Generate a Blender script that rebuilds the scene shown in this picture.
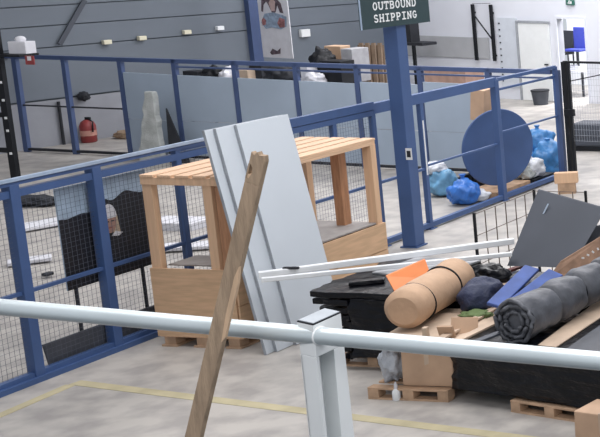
import bpy, bmesh, math, random
from mathutils import Vector, Matrix, Euler, noise
random.seed(7)
R = math.radians
S = bpy.context.scene
for o in list(bpy.data.objects): bpy.data.objects.remove(o)

# ------------------------------------------------------------------ camera, world, lights, exposure
FPX, CX, CY, CH = 1250.0, 1100.0, 124.0, 5.0
PITCH = math.atan((CY + 80) / FPX); YAW = math.atan(130 / FPX * math.cos(PITCH))
cd = bpy.data.cameras.new('camera'); cam = bpy.data.objects.new('camera', cd); S.collection.objects.link(cam)
cd.sensor_width = 36; cd.lens = FPX / 600 * 36
cd.shift_x = -(CX - 300) / 600; cd.shift_y = (CY - 218.5) / 600
cd.clip_start = 0.05; cd.clip_end = 200
cam.location = (0, 0, CH); cam.rotation_euler = (math.pi / 2 - PITCH, 0, YAW)
S.camera = cam
W = bpy.data.worlds.new('world'); S.world = W; W.use_nodes = True
W.node_tree.nodes['Background'].inputs[0].default_value = (0.86, 0.92, 1.0, 1)
W.node_tree.nodes['Background'].inputs[1].default_value = 1.05
def area(name, loc, sx, sy, power, rot=(0, 0, 0), col=(0.98, 0.97, 0.98)):
    l = bpy.data.lights.new(name, 'AREA'); l.shape = 'RECTANGLE'; l.size = sx; l.size_y = sy
    l.energy = power; l.color = col
    o = bpy.data.objects.new(name, l); o.location = loc; o.rotation_euler = rot; S.collection.objects.link(o)
    return o
area('skylight_fill_lamp', (-17, 27, 7.4), 12, 3, 1050)
area('skylight_fill_lamp', (-12, 20, 7.4), 12, 3, 1300)
area('skylight_fill_lamp', (-8, 12, 7.4), 10, 3, 1000)
area('skylight_fill_lamp', (-21, 18, 7.4), 8, 3, 330)
area('skylight_fill_lamp', (-15, 31.0, 7.4), 12, 2, 1050)
area('skylight_fill_lamp', (-3, 4, 7.4), 8, 3, 500)
area('skylight_fill_lamp', (-1, -.5, 7.4), 6, 2, 350)  # unseen fill lamp added to brighten the front of the rail post
S.view_settings.view_transform = 'Standard'; S.view_settings.look = 'None'
S.view_settings.gamma = 1; S.view_settings.use_curve_mapping = False
S.view_settings.exposure = -0.72

# ------------------------------------------------------------------ helpers
cz_, sz_, cp_, sp_ = math.cos(YAW), math.sin(YAW), math.cos(PITCH), math.sin(PITCH)
def ray(x, y):
    a = (x - CX) / FPX; b = -(y - CY) / FPX
    fw = cp_ + b * sp_; up = -sp_ + b * cp_
    return Vector((a * cz_ - fw * sz_, a * sz_ + fw * cz_, up))
EYE = Vector((0, 0, CH))
def atz(x, y, z=0.0): d = ray(x, y); return EYE + d * ((z - CH) / d.z)
def aty(x, y, Y): d = ray(x, y); return EYE + d * (Y / d.y)
def atx(x, y, X): d = ray(x, y); return EYE + d * (X / d.x)
def hit(x, y, P, n): d = ray(x, y); return EYE + d * ((P - EYE).dot(n) / d.dot(n))

def mat(name, col, rough=0.6, metal=0.0, var=0.12, scale=6.0, bump=0.0, bscale=40.0, stretch=(1, 1, 1), col2=None, spec=0.5, detail=4, emit=0, alpha=1.0):
    m = bpy.data.materials.new(name); m.use_nodes = True
    nt = m.node_tree; b = nt.nodes['Principled BSDF']
    b.inputs['Roughness'].default_value = rough; b.inputs['Metallic'].default_value = metal
    b.inputs['Specular IOR Level'].default_value = spec
    tc = nt.nodes.new('ShaderNodeTexCoord'); mp = nt.nodes.new('ShaderNodeMapping'); mp.inputs['Scale'].default_value = stretch
    nt.links.new(tc.outputs['Object'], mp.inputs[0])
    nz = nt.nodes.new('ShaderNodeTexNoise'); nz.inputs['Scale'].default_value = scale; nz.inputs['Detail'].default_value = detail
    nt.links.new(mp.outputs[0], nz.inputs['Vector'])
    cr = nt.nodes.new('ShaderNodeValToRGB')
    c2 = col2 or tuple(max(0, c * (1 - var)) for c in col); c1 = col if col2 else tuple(min(1, c * (1 + var)) for c in col)
    cr.color_ramp.elements[0].color = (*c2, 1); cr.color_ramp.elements[1].color = (*c1, 1)
    cr.color_ramp.elements[0].position = 0.35; cr.color_ramp.elements[1].position = 0.65
    nt.links.new(nz.outputs['Fac'], cr.inputs[0]); nt.links.new(cr.outputs[0], b.inputs['Base Color'])
    if bump:
        n2 = nt.nodes.new('ShaderNodeTexNoise'); n2.inputs['Scale'].default_value = bscale
        nt.links.new(mp.outputs[0], n2.inputs['Vector'])
        bp = nt.nodes.new('ShaderNodeBump'); bp.inputs['Strength'].default_value = bump; bp.inputs['Distance'].default_value = 0.02
        nt.links.new(n2.outputs['Fac'], bp.inputs['Height']); nt.links.new(bp.outputs[0], b.inputs['Normal'])
    if emit:
        b.inputs['Emission Color'].default_value = (*col, 1); b.inputs['Emission Strength'].default_value = emit
    return m

M = {}
M['blue'] = mat('blue_paint', (0.046, 0.092, 0.225), 0.5, var=0.08, scale=2)
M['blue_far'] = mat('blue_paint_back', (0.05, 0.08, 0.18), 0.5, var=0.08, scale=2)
M['blue_light'] = mat('worn_light_blue_paint', (0.30, 0.38, 0.50), 0.4, var=0.1)
M['siding'] = mat('grey_siding', (0.136, 0.158, 0.188), 0.6, var=0.05, scale=0.5, stretch=(1, 1, 2))
M['seam'] = mat('dark_seam', (0.085, 0.10, 0.115), 0.8)
M['white_wall'] = mat('white_wall', (0.70, 0.72, 0.78), 0.8, var=0.03, scale=0.7)
M['plinth'] = mat('plinth_wall', (0.27, 0.28, 0.31), 0.85, var=0.1, scale=1.2)
M['wire'] = mat('galvanised_wire', (0.09, 0.10, 0.13), 0.7)
M['clad'] = mat('pale_cladding', (0.32, 0.385, 0.47), 0.45, var=0.06, scale=1.0)
M['black'] = mat('black_paint', (0.008, 0.009, 0.012), 0.55, spec=0.3)
M['charcoal'] = mat('charcoal', (0.028, 0.03, 0.036), 0.7, spec=0.25)
M['film'] = mat('black_stretch_film', (0.004, 0.0045, 0.007), 0.3, bump=0.9, bscale=9, stretch=(1, 1, 3), spec=0.22)
M['pine'] = mat('pine_wood', (0.66, 0.43, 0.27), 0.6, var=0.08, scale=3, stretch=(8, 8, .5))
M['pine_y'] = mat('pine_planks', (0.68, 0.45, 0.29), 0.6, var=0.13, scale=4, stretch=(14, 0.6, 14))
M['ply'] = mat('plywood', (0.60, 0.39, 0.235), 0.6, var=0.10, scale=3, stretch=(1, 1, 9))
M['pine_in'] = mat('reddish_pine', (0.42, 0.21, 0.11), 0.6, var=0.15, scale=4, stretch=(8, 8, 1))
M['pallet'] = mat('pallet_wood', (0.47, 0.31, 0.20), 0.75, var=0.2, scale=6)
M['lath'] = mat('weathered_wood', (0.34, 0.245, 0.165), 0.7, var=0.18, scale=9, stretch=(6, 6, 0.7), bump=0.3)
M['lath_new'] = mat('fresh_split_wood', (0.58, 0.40, 0.26), 0.7, var=0.1, scale=9, stretch=(6, 6, 0.7))
M['card'] = mat('cardboard', (0.50, 0.335, 0.225), 0.8, var=0.1, scale=3)
M['card_pale'] = mat('pale_cardboard', (0.52, 0.40, 0.30), 0.8, var=0.12, scale=4)
M['roll'] = mat('tan_foam', (0.50, 0.33, 0.215), 0.75, var=0.08, scale=5, bump=0.3, bscale=14)
M['grey_roll'] = mat('grey_film_roll', (0.085, 0.09, 0.105), 0.5, var=0.25, scale=5, bump=0.5, bscale=14)
M['navy'] = mat('navy_fabric', (0.022, 0.03, 0.07), 0.6, bump=0.4)
M['foam_blue'] = mat('blue_foam', (0.045, 0.09, 0.29), 0.6, var=0.15)
M['orange'] = mat('orange_sheet', (0.78, 0.24, 0.07), 0.5, var=0.06)
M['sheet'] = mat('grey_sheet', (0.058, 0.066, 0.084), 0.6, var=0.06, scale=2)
M['sheet_dk'] = mat('dark_grey_sheet', (0.05, 0.056, 0.07), 0.55)
M['white'] = mat('white_board', (0.56, 0.605, 0.655), 0.5, var=0.03, scale=1)
M['white_edge'] = mat('white_board_edge', (0.30, 0.32, 0.35), 0.6)
M['steelwhite'] = mat('white_powder_coat', (0.80, 0.82, 0.82), 0.45, var=0.02)
M['pipe'] = mat('galvanised_pipe', (0.54, 0.60, 0.62), 0.33, 0.3, var=0.06, scale=3)
M['tube'] = mat('white_tube', (0.72, 0.74, 0.76), 0.45, var=0.04)
M['bag_blue'] = mat('blue_plastic_bag', (0.06, 0.23, 0.52), 0.35, var=0.2, scale=7, bump=0.8, bscale=10)
M['ball_blue'] = mat('bright_blue_plastic', (0.04, 0.17, 0.55), 0.35, var=0.15, bump=0.6, bscale=14)
M['bag_cyan'] = mat('cyan_plastic_bag', (0.14, 0.33, 0.52), 0.4, var=0.25, bump=0.6, bscale=12)
M['bag_white'] = mat('white_plastic_bag', (0.6, 0.62, 0.66), 0.5, var=0.1, bump=0.7, bscale=12)
M['red'] = mat('red_paint', (0.24, 0.035, 0.035), 0.4)
M['signgreen'] = mat('dark_green_sign', (0.016, 0.040, 0.046), 0.5, var=0.05)
M['exitgreen'] = mat('exit_green', (0.03, 0.13, 0.10), 0.5, var=0.05)
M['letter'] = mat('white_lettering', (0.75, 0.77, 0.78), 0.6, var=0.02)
M['yellow'] = mat('yellow_floor_tape', (0.44, 0.39, 0.25), 0.8, var=0.12, scale=3)
M['lamp'] = mat('warm_reflector', (0.72, 0.68, 0.52), 0.5, var=0.05)
M['green'] = mat('green_cloth', (0.11, 0.16, 0.06), 0.8)
M['stone'] = mat('crumpled_pale_sheet', (0.42, 0.44, 0.43), 0.7, var=0.15, bump=0.5)
M['p_sky'] = mat('print_sky', (0.33, 0.42, 0.53), 0.5, var=0.1)
M['p_dark'] = mat('print_dark', (0.008, 0.009, 0.014), 0.5)
M['p_white'] = mat('print_white', (0.62, 0.62, 0.66), 0.5, var=0.05)
M['p_skin'] = mat('print_skin', (0.32, 0.19, 0.15), 0.5, var=0.12, scale=20)
M['p_blue'] = mat('print_blue', (0.25, 0.32, 0.42), 0.5, var=0.25, scale=14)
M['p_hair'] = mat('print_hair', (0.45, 0.36, 0.26), 0.5, var=0.12, scale=20)

class MB:
    def __init__(s): s.bm = bmesh.new()
    def _add(s, vs, fs, mi=0, smooth=False):
        v = [s.bm.verts.new(p) for p in vs]
        for f in fs:
            try:
                q = s.bm.faces.new([v[i] for i in f]); q.material_index = mi; q.smooth = smooth
            except ValueError: pass
        return s
    def hexa(s, p, mi=0):   # p: 4 bottom (ccw) + 4 top
        return s._add(p, [(3, 2, 1, 0), (4, 5, 6, 7), (0, 1, 5, 4), (1, 2, 6, 5), (2, 3, 7, 6), (3, 0, 4, 7)], mi)
    def box(s, x0, x1, y0, y1, z0, z1, mi=0):
        return s.hexa([(x0, y0, z0), (x1, y0, z0), (x1, y1, z0), (x0, y1, z0), (x0, y0, z1), (x1, y0, z1), (x1, y1, z1), (x0, y1, z1)], mi)
    def obox(s, c, size, eul=(0, 0, 0), mi=0):
        m = Euler(eul).to_matrix(); c = Vector(c); a, b, d = (q / 2 for q in size)
        return s.hexa([c + m @ Vector(q) for q in [(-a, -b, -d), (a, -b, -d), (a, b, -d), (-a, b, -d), (-a, -b, d), (a, -b, d), (a, b, d), (-a, b, d)]], mi)
    def bar(s, p, q, w, h, up=(0, 0, 1), mi=0):
        p, q = Vector(p), Vector(q); d = (q - p).normalized(); u = Vector(up)
        a = d.cross(u).normalized() * w / 2; b = a.cross(d).normalized() * h / 2
        return s.hexa([p - a - b, p + a - b, q + a - b, q - a - b, p - a + b, p + a + b, q + a + b, q - a + b], mi)
    def prism(s, pts, t, mi=0):  # planar polygon extruded by vector t
        n = len(pts); pts = [Vector(p) for p in pts]; t = Vector(t)
        return s._add(pts + [p + t for p in pts], [tuple(range(n))[::-1], tuple(range(n, 2 * n))] + [(i, (i + 1) % n, (i + 1) % n + n, i + n) for i in range(n)], mi)
    def tube(s, path, r, n=12, mi=0, cap=True):
        path = [Vector(p) for p in path]; rs = r if isinstance(r, (list, tuple)) else [r] * len(path)
        vs = []; fs = []
        for i, p in enumerate(path):
            d = (path[min(i + 1, len(path) - 1)] - path[max(i - 1, 0)]).normalized()
            ref = Vector((0, 0, 1)) if abs(d.z) < 0.95 else Vector((1, 0, 0))
            a = d.cross(ref).normalized(); b = a.cross(d).normalized()
            for k in range(n):
                t = 2 * math.pi * k / n; vs.append(p + (a * math.cos(t) + b * math.sin(t)) * rs[i])
        for i in range(len(path) - 1):
            for k in range(n):
                fs.append((i * n + k, i * n + (k + 1) % n, (i + 1) * n + (k + 1) % n, (i + 1) * n + k))
        s._add(vs, fs, mi, True)
        if cap:
            s._add(vs[:n], [tuple(range(n))], mi); s._add(vs[-n:], [tuple(range(n))[::-1]], mi)
        return s
    def ring(s, c, axis, R0, r, n=28, mi=0):
        c = Vector(c); d = Vector(axis).normalized(); ref = Vector((0, 0, 1)) if abs(d.z) < .9 else Vector((1, 0, 0))
        a = d.cross(ref).normalized(); b = a.cross(d).normalized(); vs = []; fs = []
        for i in range(n):
            t = 2 * math.pi * i / n; o = a * math.cos(t) + b * math.sin(t)
            for k in range(6):
                u = 2 * math.pi * k / 6; vs.append(c + o * (R0 + r * math.cos(u)) + d * (r * math.sin(u)))
        for i in range(n):
            for k in range(6):
                fs.append((i * 6 + k, i * 6 + (k + 1) % 6, ((i + 1) % n) * 6 + (k + 1) % 6, ((i + 1) % n) * 6 + k))
        return s._add(vs, fs, mi, True)
    def lathe(s, c, prof, n=20, mi=0):  # prof (r,z)
        c = Vector(c); vs = []; fs = []
        for r, z in prof:
            for k in range(n):
                t = 2 * math.pi * k / n; vs.append(c + Vector((r * math.cos(t), r * math.sin(t), z)))
        for i in range(len(prof) - 1):
            for k in range(n): fs.append((i * n + k, i * n + (k + 1) % n, (i + 1) * n + (k + 1) % n, (i + 1) * n + k))
        s._add(vs, fs, mi, True)
        s._add(vs[:n], [tuple(range(n))[::-1]], mi); s._add(vs[-n:], [tuple(range(n))], mi)
        return s
    def blob(s, c, rad, amp=0.15, fr=2.5, seed=0, flat=True, sub=4, mi=0, power=1.0):
        t = bmesh.new(); bmesh.ops.create_icosphere(t, subdivisions=sub, radius=1.0)
        vs = []; idx = {}
        for i, v in enumerate(t.verts):
            d = v.co.normalized(); idx[v.index] = i
            k = 1 + amp * noise.noise(d * fr + Vector((seed, seed * .7, 3))) + amp * .5 * noise.noise(d * fr * 2.7 + Vector((5, seed, 1)))
            if power != 1.0: d = Vector([math.copysign(abs(q) ** power, q) for q in d])
            q = Vector((d.x * rad[0], d.y * rad[1], d.z * rad[2])) * k
            if flat and q.z < -rad[2] * .8: q.z = -rad[2] * .8
            vs.append(Vector(c) + q)
        t.verts.index_update()
        fs = [tuple(v.index for v in f.verts) for f in t.faces]; t.free()
        return s._add(vs, fs, mi, True)
    def build(s, name, mats, parent=None, bevel=0):
        off = OFF.get(parent.name, Vector((0, 0, 0))) if parent else Vector((0, 0, 0))
        bmesh.ops.recalc_face_normals(s.bm, faces=s.bm.faces)
        for v in s.bm.verts: v.co -= off
        me = bpy.data.meshes.new(name); s.bm.to_mesh(me); s.bm.free()
        for m in (mats if isinstance(mats, (list, tuple)) else [mats]): me.materials.append(m)
        o = bpy.data.objects.new(name, me); S.collection.objects.link(o)
        if parent: o.parent = parent; OFF[o.name] = off
        if bevel:
            b = o.modifiers.new('bevel', 'BEVEL'); b.width = bevel; b.segments = 2; b.limit_method = 'ANGLE'
        return o
OFF = {}
def tag(o, label=None, cat=None, group=None, kind=None):
    if label: o['label'] = label
    if cat: o['category'] = cat
    if group: o['group'] = group
    if kind: o['kind'] = kind
    return o
def thing(name, loc, label, cat, group=None):
    o = bpy.data.objects.new(name, None); S.collection.objects.link(o); o.location = loc; o.empty_display_size = 0.1
    OFF[o.name] = Vector(loc); return tag(o, label, cat, group)
def struct(o): o['kind'] = 'structure'; return o
def copy_tree(o, parent=None):
    c = o.copy(); S.collection.objects.link(c)
    if parent: c.parent = parent
    for ch in [q for q in bpy.data.objects if q.parent == o]: copy_tree(ch, c)
    return c
def lerp(a, b, t): return Vector(a) + (Vector(b) - Vector(a)) * t

# ------------------------------------------------------------------ floor
fm = mat('concrete_floor', (0.415, 0.395, 0.375), 0.5, var=0.1, scale=0.55, detail=8)
nt = fm.node_tree; b = nt.nodes['Principled BSDF']; cr = nt.nodes['Color Ramp']
n3 = nt.nodes.new('ShaderNodeTexNoise'); n3.inputs['Scale'].default_value = 2.6; n3.inputs['Detail'].default_value = 6
nt.links.new(nt.nodes['Mapping'].outputs[0], n3.inputs['Vector'])
r3 = nt.nodes.new('ShaderNodeValToRGB'); r3.color_ramp.elements[0].color = (0.76, 0.75, 0.75, 1); r3.color_ramp.elements[1].color = (1.06, 1.05, 1.02, 1)
r3.color_ramp.elements[0].position = 0.38; r3.color_ramp.elements[1].position = 0.6
mx = nt.nodes.new('ShaderNodeMix'); mx.data_type = 'RGBA'; mx.blend_type = 'MULTIPLY'; mx.inputs['Factor'].default_value = 1
nt.links.new(n3.outputs['Fac'], r3.inputs[0]); nt.links.new(cr.outputs[0], mx.inputs['A']); nt.links.new(r3.outputs[0], mx.inputs['B'])
nt.links.new(mx.outputs['Result'], b.inputs['Base Color'])
struct(MB().box(-34, 4, -3, 40, -0.2, 0).build('floor', fm))
struct(MB().box(-5.2, 3, -1.5, 3.3, 2.75, 2.95).build('floor_mezzanine', M['charcoal']))
def strip(name, p, q, w):
    p, q = Vector(p), Vector(q); d = (q - p).normalized(); a = Vector((-d.y, d.x, 0)) * w / 2
    return struct(MB().prism([p - a, q - a, q + a, p + a], (0, 0, 0.004)).build(name, M['yellow']))
L0 = Vector((-12.5, 11.84, 0.0)); L1 = Vector((-5.5, 10.72, 0.0))
strip('trim_1', L0, L1, 0.13)
strip('trim_2', L0 + Vector((0.02, -0.07, 0)), Vector((-12.30, 8.9, 0.0)), 0.12)

# ------------------------------------------------------------------ walls
WA = Vector((-28.01, 17.0, 0)); WC = Vector((-24.1, 34.0, 0)); WD = Vector((-9.0, 30.7, 0))
wd = (WC - WA).normalized(); wn = Vector((wd.y, -wd.x, 0))      # left wall direction and inward normal
bd = (WD - WC).normalized(); bn = Vector((bd.y, -bd.x, 0))      # back wall direction and inward normal
ZT = 8.0
def wallp(x, y): return hit(x, y, WA, wn)
def backp(x, y): return hit(x, y, WC, bn)
seams = [1.05, wallp(100, 43).z, wallp(100, 22).z, wallp(40, 6).z]
z = seams[-1]
while z < ZT - .8: z += seams[-1] - seams[-2]; seams.append(z)
m = MB()
m.prism([WA - wn * .05, WC - wn * .05, WC - wn * .3, WA - wn * .3], (0, 0, ZT), 1)
m.prism([WA, WC, WC - wn * .06, WA - wn * .06], (0, 0, 1.02), 2)
for i in range(len(seams) - 1):
    a, c = seams[i] + .012, seams[i + 1] - .012
    m.prism([WA + Vector((0, 0, a)), WC + Vector((0, 0, a)), WC - wn * .06 + Vector((0, 0, a)), WA - wn * .06 + Vector((0, 0, a))], (0, 0, c - a), 0)
struct(m.build('wall_left', [M['siding'], M['seam'], M['plinth']]))
# dark seam line between plinth and siding
# back wall with doorway opening
def along(x, y): return (backp(x, y) - WC).dot(bd)
u0, u1 = along(560, 62), along(587, 62); zt = 2.32
LB = (WD - WC).length
m = MB()
def bw(m, a, c, z0, z1, t=.2, off=0.0, mi=0):
    p = WC + bd * a + bn * off; q = WC + bd * c + bn * off
    return m.prism([p + Vector((0, 0, z0)), q + Vector((0, 0, z0)), q - bn * t + Vector((0, 0, z0)), p - bn * t + Vector((0, 0, z0))], (0, 0, z1 - z0), mi)
bw(m, 0, u0, 0, ZT); bw(m, u1, LB, 0, ZT); bw(m, u0, u1, zt, ZT)
struct(m.build('wall_back', M['white_wall']))
m = MB(); bw(m, u0 - .07, u0, 0, zt + .07, .24, .03); bw(m, u1, u1 + .05, 0, zt + .07, .24, .03); bw(m, u0, u1, zt, zt + .07, .24, .03)
struct(m.build('trim_4', M['white_wall']))
m = MB(); bw(m, u0 - 2.5, u1 + 2.5, 0, 4, .1, -3.2); struct(m.build('wall_office', mat('office_wall', (0.85, 0.86, 0.88), 0.8, var=0.02)))
area('office_lamp', WC + bd * (u0 + u1) / 2 - bn * 1.6 + Vector((0, 0, 3.6)), 1.5, 1.5, 560)
struct(MB().prism([WA - wn * .3 + Vector((0, 0, ZT)), WC - wn * .3 + bn * -.3 + Vector((0, 0, ZT)), WD - bn * .3 + Vector((0, 0, ZT)), Vector((3, 28, ZT)), Vector((3, -2, ZT)), Vector((-28, -2, ZT))], (0, 0, .2)).build('ceiling', M['white_wall']))
# grey band along the back wall
a, c = 0.3, (hit(489, 50, WC + bn * .04, bn) - WC).dot(bd)
m = MB(); bw(m, a, c, 1.12, 1.72, .04, .045); o = m.build('cable_duct', mat('grey_duct', (0.42, 0.43, 0.45), .6, var=.1, scale=1), bevel=.01)
tag(o, 'long pale grey duct along the white back wall left of the black rack', 'duct')
# door in back wall
a, c = along(522, 60), along(552, 60)
t = thing('door_leaf', WC + bd * a + bn * .04, 'plain white single door in the white back wall beside the pegboard', 'door')
m = MB(); bw(m, a, c, 0.01, 2.17, .05, .06); m.build('panel', M['steelwhite'], t)
m = MB(); bw(m, a - .07, a - .01, 0, 2.2, .05, .08); bw(m, a - .07, c + .05, 2.18, 2.24, .05, .08); m.build('frame', mat('door_frame', (.33, .35, .38), .6), t)
m = MB(); bw(m, c - .16, c - .06, 1.02, 1.06, .05, .13); m.build('handle', M['charcoal'], t)
# pegboard
a, c = along(501, 60), along(520, 60)
m = MB(); bw(m, a, c, .35, 2.3, .03, .04)
o = m.build('pegboard', mat('pale_blue_board', (.60, .64, .70), .6, var=.03)); 
t = thing('notice_board', WC + bd * a + bn * .04, 'tall pale board with a column of holes left of the white door', 'board')
o.name = 'board'; o.parent = t
OFF2 = Vector(t.location)
for v in o.data.vertices: v.co -= OFF2
m = MB()
for k in range(10): bw(m, a + .05, a + .09, .5 + k * .18, .54 + k * .18, .02, .055)
m.build('hole_row', M['charcoal'], t)
# exit sign
a, c = along(567, 3), along(575, 3); zz = backp(571, 5).z
t = thing('exit_sign', WC + bd * a + bn * .05 + Vector((0, 0, zz)), 'small green exit sign high on the white back wall', 'sign')
m = MB(); bw(m, a, c, zz, zz + .14, .04, .05); m.build('plate', M['exitgreen'], t)
m = MB(); bw(m, a + .10, a + .13, zz + .03, zz + .11, .01, .058); bw(m, a + .05, a + .10, zz + .05, zz + .065, .01, .058); bw(m, a + .15, a + .20, zz + .035, zz + .105, .01, .058); bw(m, a + .11, a + .14, zz + .11, zz + .125, .01, .058); m.build('pictogram', M['letter'], t)

# small pale fittings on the siding seam
for i, (x, y, s_) in enumerate([(105, 42, 0), (140, 38, 0), (185, 32, 0), (218, 28, 0), (303, 33, 0)]):
    P = wallp(x, y); m = MB()
    m.obox(P + wn * .06, (.10, .17, .10) if i < 4 else (.1, .26, .20), (0, 0, math.atan2(-wd.x, wd.y)))
    o = m.build('wall_lamp', M['lamp'] if i != 3 and i != 4 else M['letter'], bevel=.01)
    tag(o, ['leftmost small cream lamp on the grey siding', 'second small cream lamp from the left on the grey siding', 'third small cream lamp from the left on the grey siding', 'small white lamp nearest the blue column on the grey siding', 'small white lamp on the siding right of the figure banner'][i], 'lamp', 'small lamps along the siding seam')
# dark strip standing in for a diagonal shadow band on the siding
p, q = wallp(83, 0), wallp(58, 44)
tag(MB().bar(p + wn * .06, q + wn * .06, .10, .03, up=wn).build('diagonal_shadow_strip', M['sheet']), 'thin grey strip standing in for a diagonal shadow on the siding at upper left', 'brace')
# dark pipe on plinth
p = wallp(62, 140)
tag(MB().tube([Vector((p.x, p.y, 0)) + wn * .05, Vector((p.x, p.y, .98)) + wn * .05], .03).build('drain_pipe', M['charcoal']), 'thin dark pipe running down the low wall left of the extinguisher', 'pipe')
# blue wall column
pA, pB = wallp(243, 30), wallp(258, 30)
P = wallp(252, 60); P.z = 0
tag(MB().prism([P - wd * .05 , P + wd * .20, P + wd * .20 + wn * .16, P - wd * .05 + wn * .16], (0, 0, ZT)).build('wall_column', M['blue_far']), 'dark blue steel column against the grey siding beside the banner', 'column')

# ------------------------------------------------------------------ banner beside column
yb = 29.0
t0, t1 = aty(256, 0, yb), aty(297, 0, yb - .3); b0, b1 = aty(262, 54, yb), aty(297.5, 58, yb - .3)
dirv = Vector((t1.x - t0.x, t1.y - t0.y, 0)); 
O = Vector((b0.x + .03, b0.y, 0)); Wd = 1.0; du = dirv.normalized(); nb = Vector((du.y, -du.x, 0))
zb = b0.z - .08
t = thing('hanging_banner', O + Vector((0, 0, zb)), 'white hanging banner printed with a dark seated figure, beside blue column', 'banner')
def BP(u, z, o=0.0): return O + du * u * Wd + Vector((0, 0, zb + z)) + nb * o
m = MB(); m.prism([BP(0, 0), BP(1, 0), BP(1, 2.2), BP(0, 2.2)], -nb * .02); m.build('sheet', M['p_white'], t)
def poly(m, pts, o, mi=0): m.prism([BP(u, z + (.42 if z > .28 else .03), o) for u, z in pts], nb * .002, mi)
m = MB()
poly(m, [(.38, 1.25), (.62, 1.28), (.66, 1.05), (.78, .95), (.84, .7), (.72, .72), (.66, .9), (.58, .72), (.46, .70), (.36, .9), (.30, .98), (.20, .9), (.16, .72), (.10, .74), (.14, 1.02), (.30, 1.10)], .003, 0)
poly(m, [(.38, .95), (.44, .75), (.56, .76), (.60, .98), (.5, 1.1)], .006, 1)
poly(m, [(.05, .45), (.2, .68), (.5, .72), (.8, .66), (.93, .62), (.9, .38), (.7, .3), (.4, .34), (.2, .3)], .004, 2)
poly(m, [(.08, .5), (.14, .58), (.24, .52), (.2, .4), (.1, .38)], .007, 3); poly(m, [(.6, .45), (.7, .6), (.86, .55), (.84, .36), (.68, .34)], .007, 3)
poly(m, [(.25, .1), (.35, .2), (.5, .14), (.62, .22), (.6, .08), (.3, .04)], .004, 0)
poly(m, [(.42, 1.25), (.42, 1.5), (.5, 1.62), (.6, 1.55), (.6, 1.26)], .005, 1)
m.build('printed_figure', [mat('print_brownish', (.10, .07, .085), .6, var=.5, scale=12), mat('print_pink', (.5, .36, .34), .6), M['p_blue'], mat('print_red', (.30, .13, .13), .6, var=.4, scale=16)], t)
m = MB(); m.tube([BP(.05, 2.2), BP(.05, ZT - zb)], .008, 6); m.tube([BP(.95, 2.2), BP(.95, ZT - zb)], .008, 6); m.build('cord', M['charcoal'], t)

# ------------------------------------------------------------------ fence B (back)
BL = Vector((-26.9, 24.45, 0)); BR = Vector((-13.02, 22.88, 0)); bdir = (BR - BL).normalized(); bnn = Vector((bdir.y, -bdir.x, 0))
def bu(x, y): P = hit(x, y, BL, bnn); return (P - BL).dot(bdir)
t = thing('cladding_fence', BL, 'long blue steel fence with pale cladding panels across the back of the enclosure', 'fence')
HB = 2.13
pxs = [15, 64, 120, 174, 234, 295, 356, 419, 487, 556]
us = [bu(x, 60) for x in pxs]
for i, u in enumerate(us):
    p = BL + bdir * u; w = .10 if i else .12
    m = MB(); m.bar(p, p + Vector((0, 0, HB)), w, .08, up=bnn); m.build('post', M['blue_far'], t)
def brail(name, z, h, a, c, d=.07, mt='blue_far'):
    m = MB(); m.bar(BL + bdir * a + Vector((0, 0, z)), BL + bdir * (c - .03) + Vector((0, 0, z)), d, h); return m.build(name, M[mt], t)
brail('top_rail', HB - .04, .085, 0, (BR - BL).dot(bdir) , .08)
brail('upper_rail', HB - .16, .03, us[3], us[-1] )
brail('bottom_rail', .06, .05, us[0], us[-1], mt='charcoal')
brail('middle_rail', 1.03, .03, us[0], us[2], .03, mt='charcoal')
tops = {2: 1.80, 3: 1.78, 4: 1.76, 5: 1.74, 6: 1.76, 7: 1.80, 8: 0}
for i in range(2, 8):
    a, c = us[i] + .06, us[i + 1] - .07
    m = MB(); p = BL + bdir * a; q = BL + bdir * c
    zt_ = tops[i]
    m.prism([p + Vector((0, 0, .1)), q + Vector((0, 0, .1)), q + Vector((0, 0, .82)), p + Vector((0, 0, .82))], bnn * .02)
    m.prism([p + Vector((0, 0, .83)), q + Vector((0, 0, .83)), q + Vector((0, 0, zt_)), p + Vector((0, 0, zt_ + .02))], bnn * .026)
    m.build('cladding_panel', M['clad'], t)

# ------------------------------------------------------------------ fence A (front, along Y)
XA = -12.97
t = thing('mesh_fence', (XA, 9.0, 0), 'long blue steel mesh fence running from front left to back corner', 'fence')
ys = [8.9, 9.9, 10.88, 11.86, 12.85, 14.0, 14.95, 15.9, 16.75, 17.60, 18.74, 20.84, 22.87]
for i, y in enumerate(ys):
    w = .11 if i in (3, 4, 11) else .075
    m = MB(); m.box(XA - w / 2, XA + w / 2, y - w / 2, y + w / 2, 0, 2.2)
    m.box(XA - .08, XA + .08, y - .08, y + .08, 0, .012); m.build('post', M['blue'], t, bevel=.006)
for a, c in zip(ys[:-1], ys[1:]):
    if a > 17.3: continue
    m = MB(); a += .04; c -= .04; n = max(4, int((c - a) / .055)); wq = .0012
    for k in range(n + 1):
        y = a + (c - a) * k / n; m.box(XA - wq, XA + wq, y - wq, y + wq, .1, 2.08)
    for k in range(36):
        z = .13 + k * .0555; m.box(XA - wq, XA + wq, a, c, z - wq, z + wq)
    m.build('mesh_panel', M['wire'], t)
m = MB(); m.box(XA - .04, XA + .04, 9, 17.6, 2.06, 2.14); m.box(XA - .045, XA + .045, 17.6, 20.84, 2.08, 2.24); m.box(XA - .03, XA + .03, 14, 22.87, 2.16, 2.22); m.build('top_rail', M['blue'], t)
m = MB(); m.box(XA - .03, XA + .05, 9, 14.9, 2.19, 2.225); m.box(XA - .03, XA + .05, 14.7, 17.6, 2.15, 2.27); m.build('track_rail', M['blue'], t)
m = MB(); m.box(XA + .02, XA + .07, 9, 14.9, 2.235, 2.27); m.build('track_cover', M['blue_light'], t)
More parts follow.
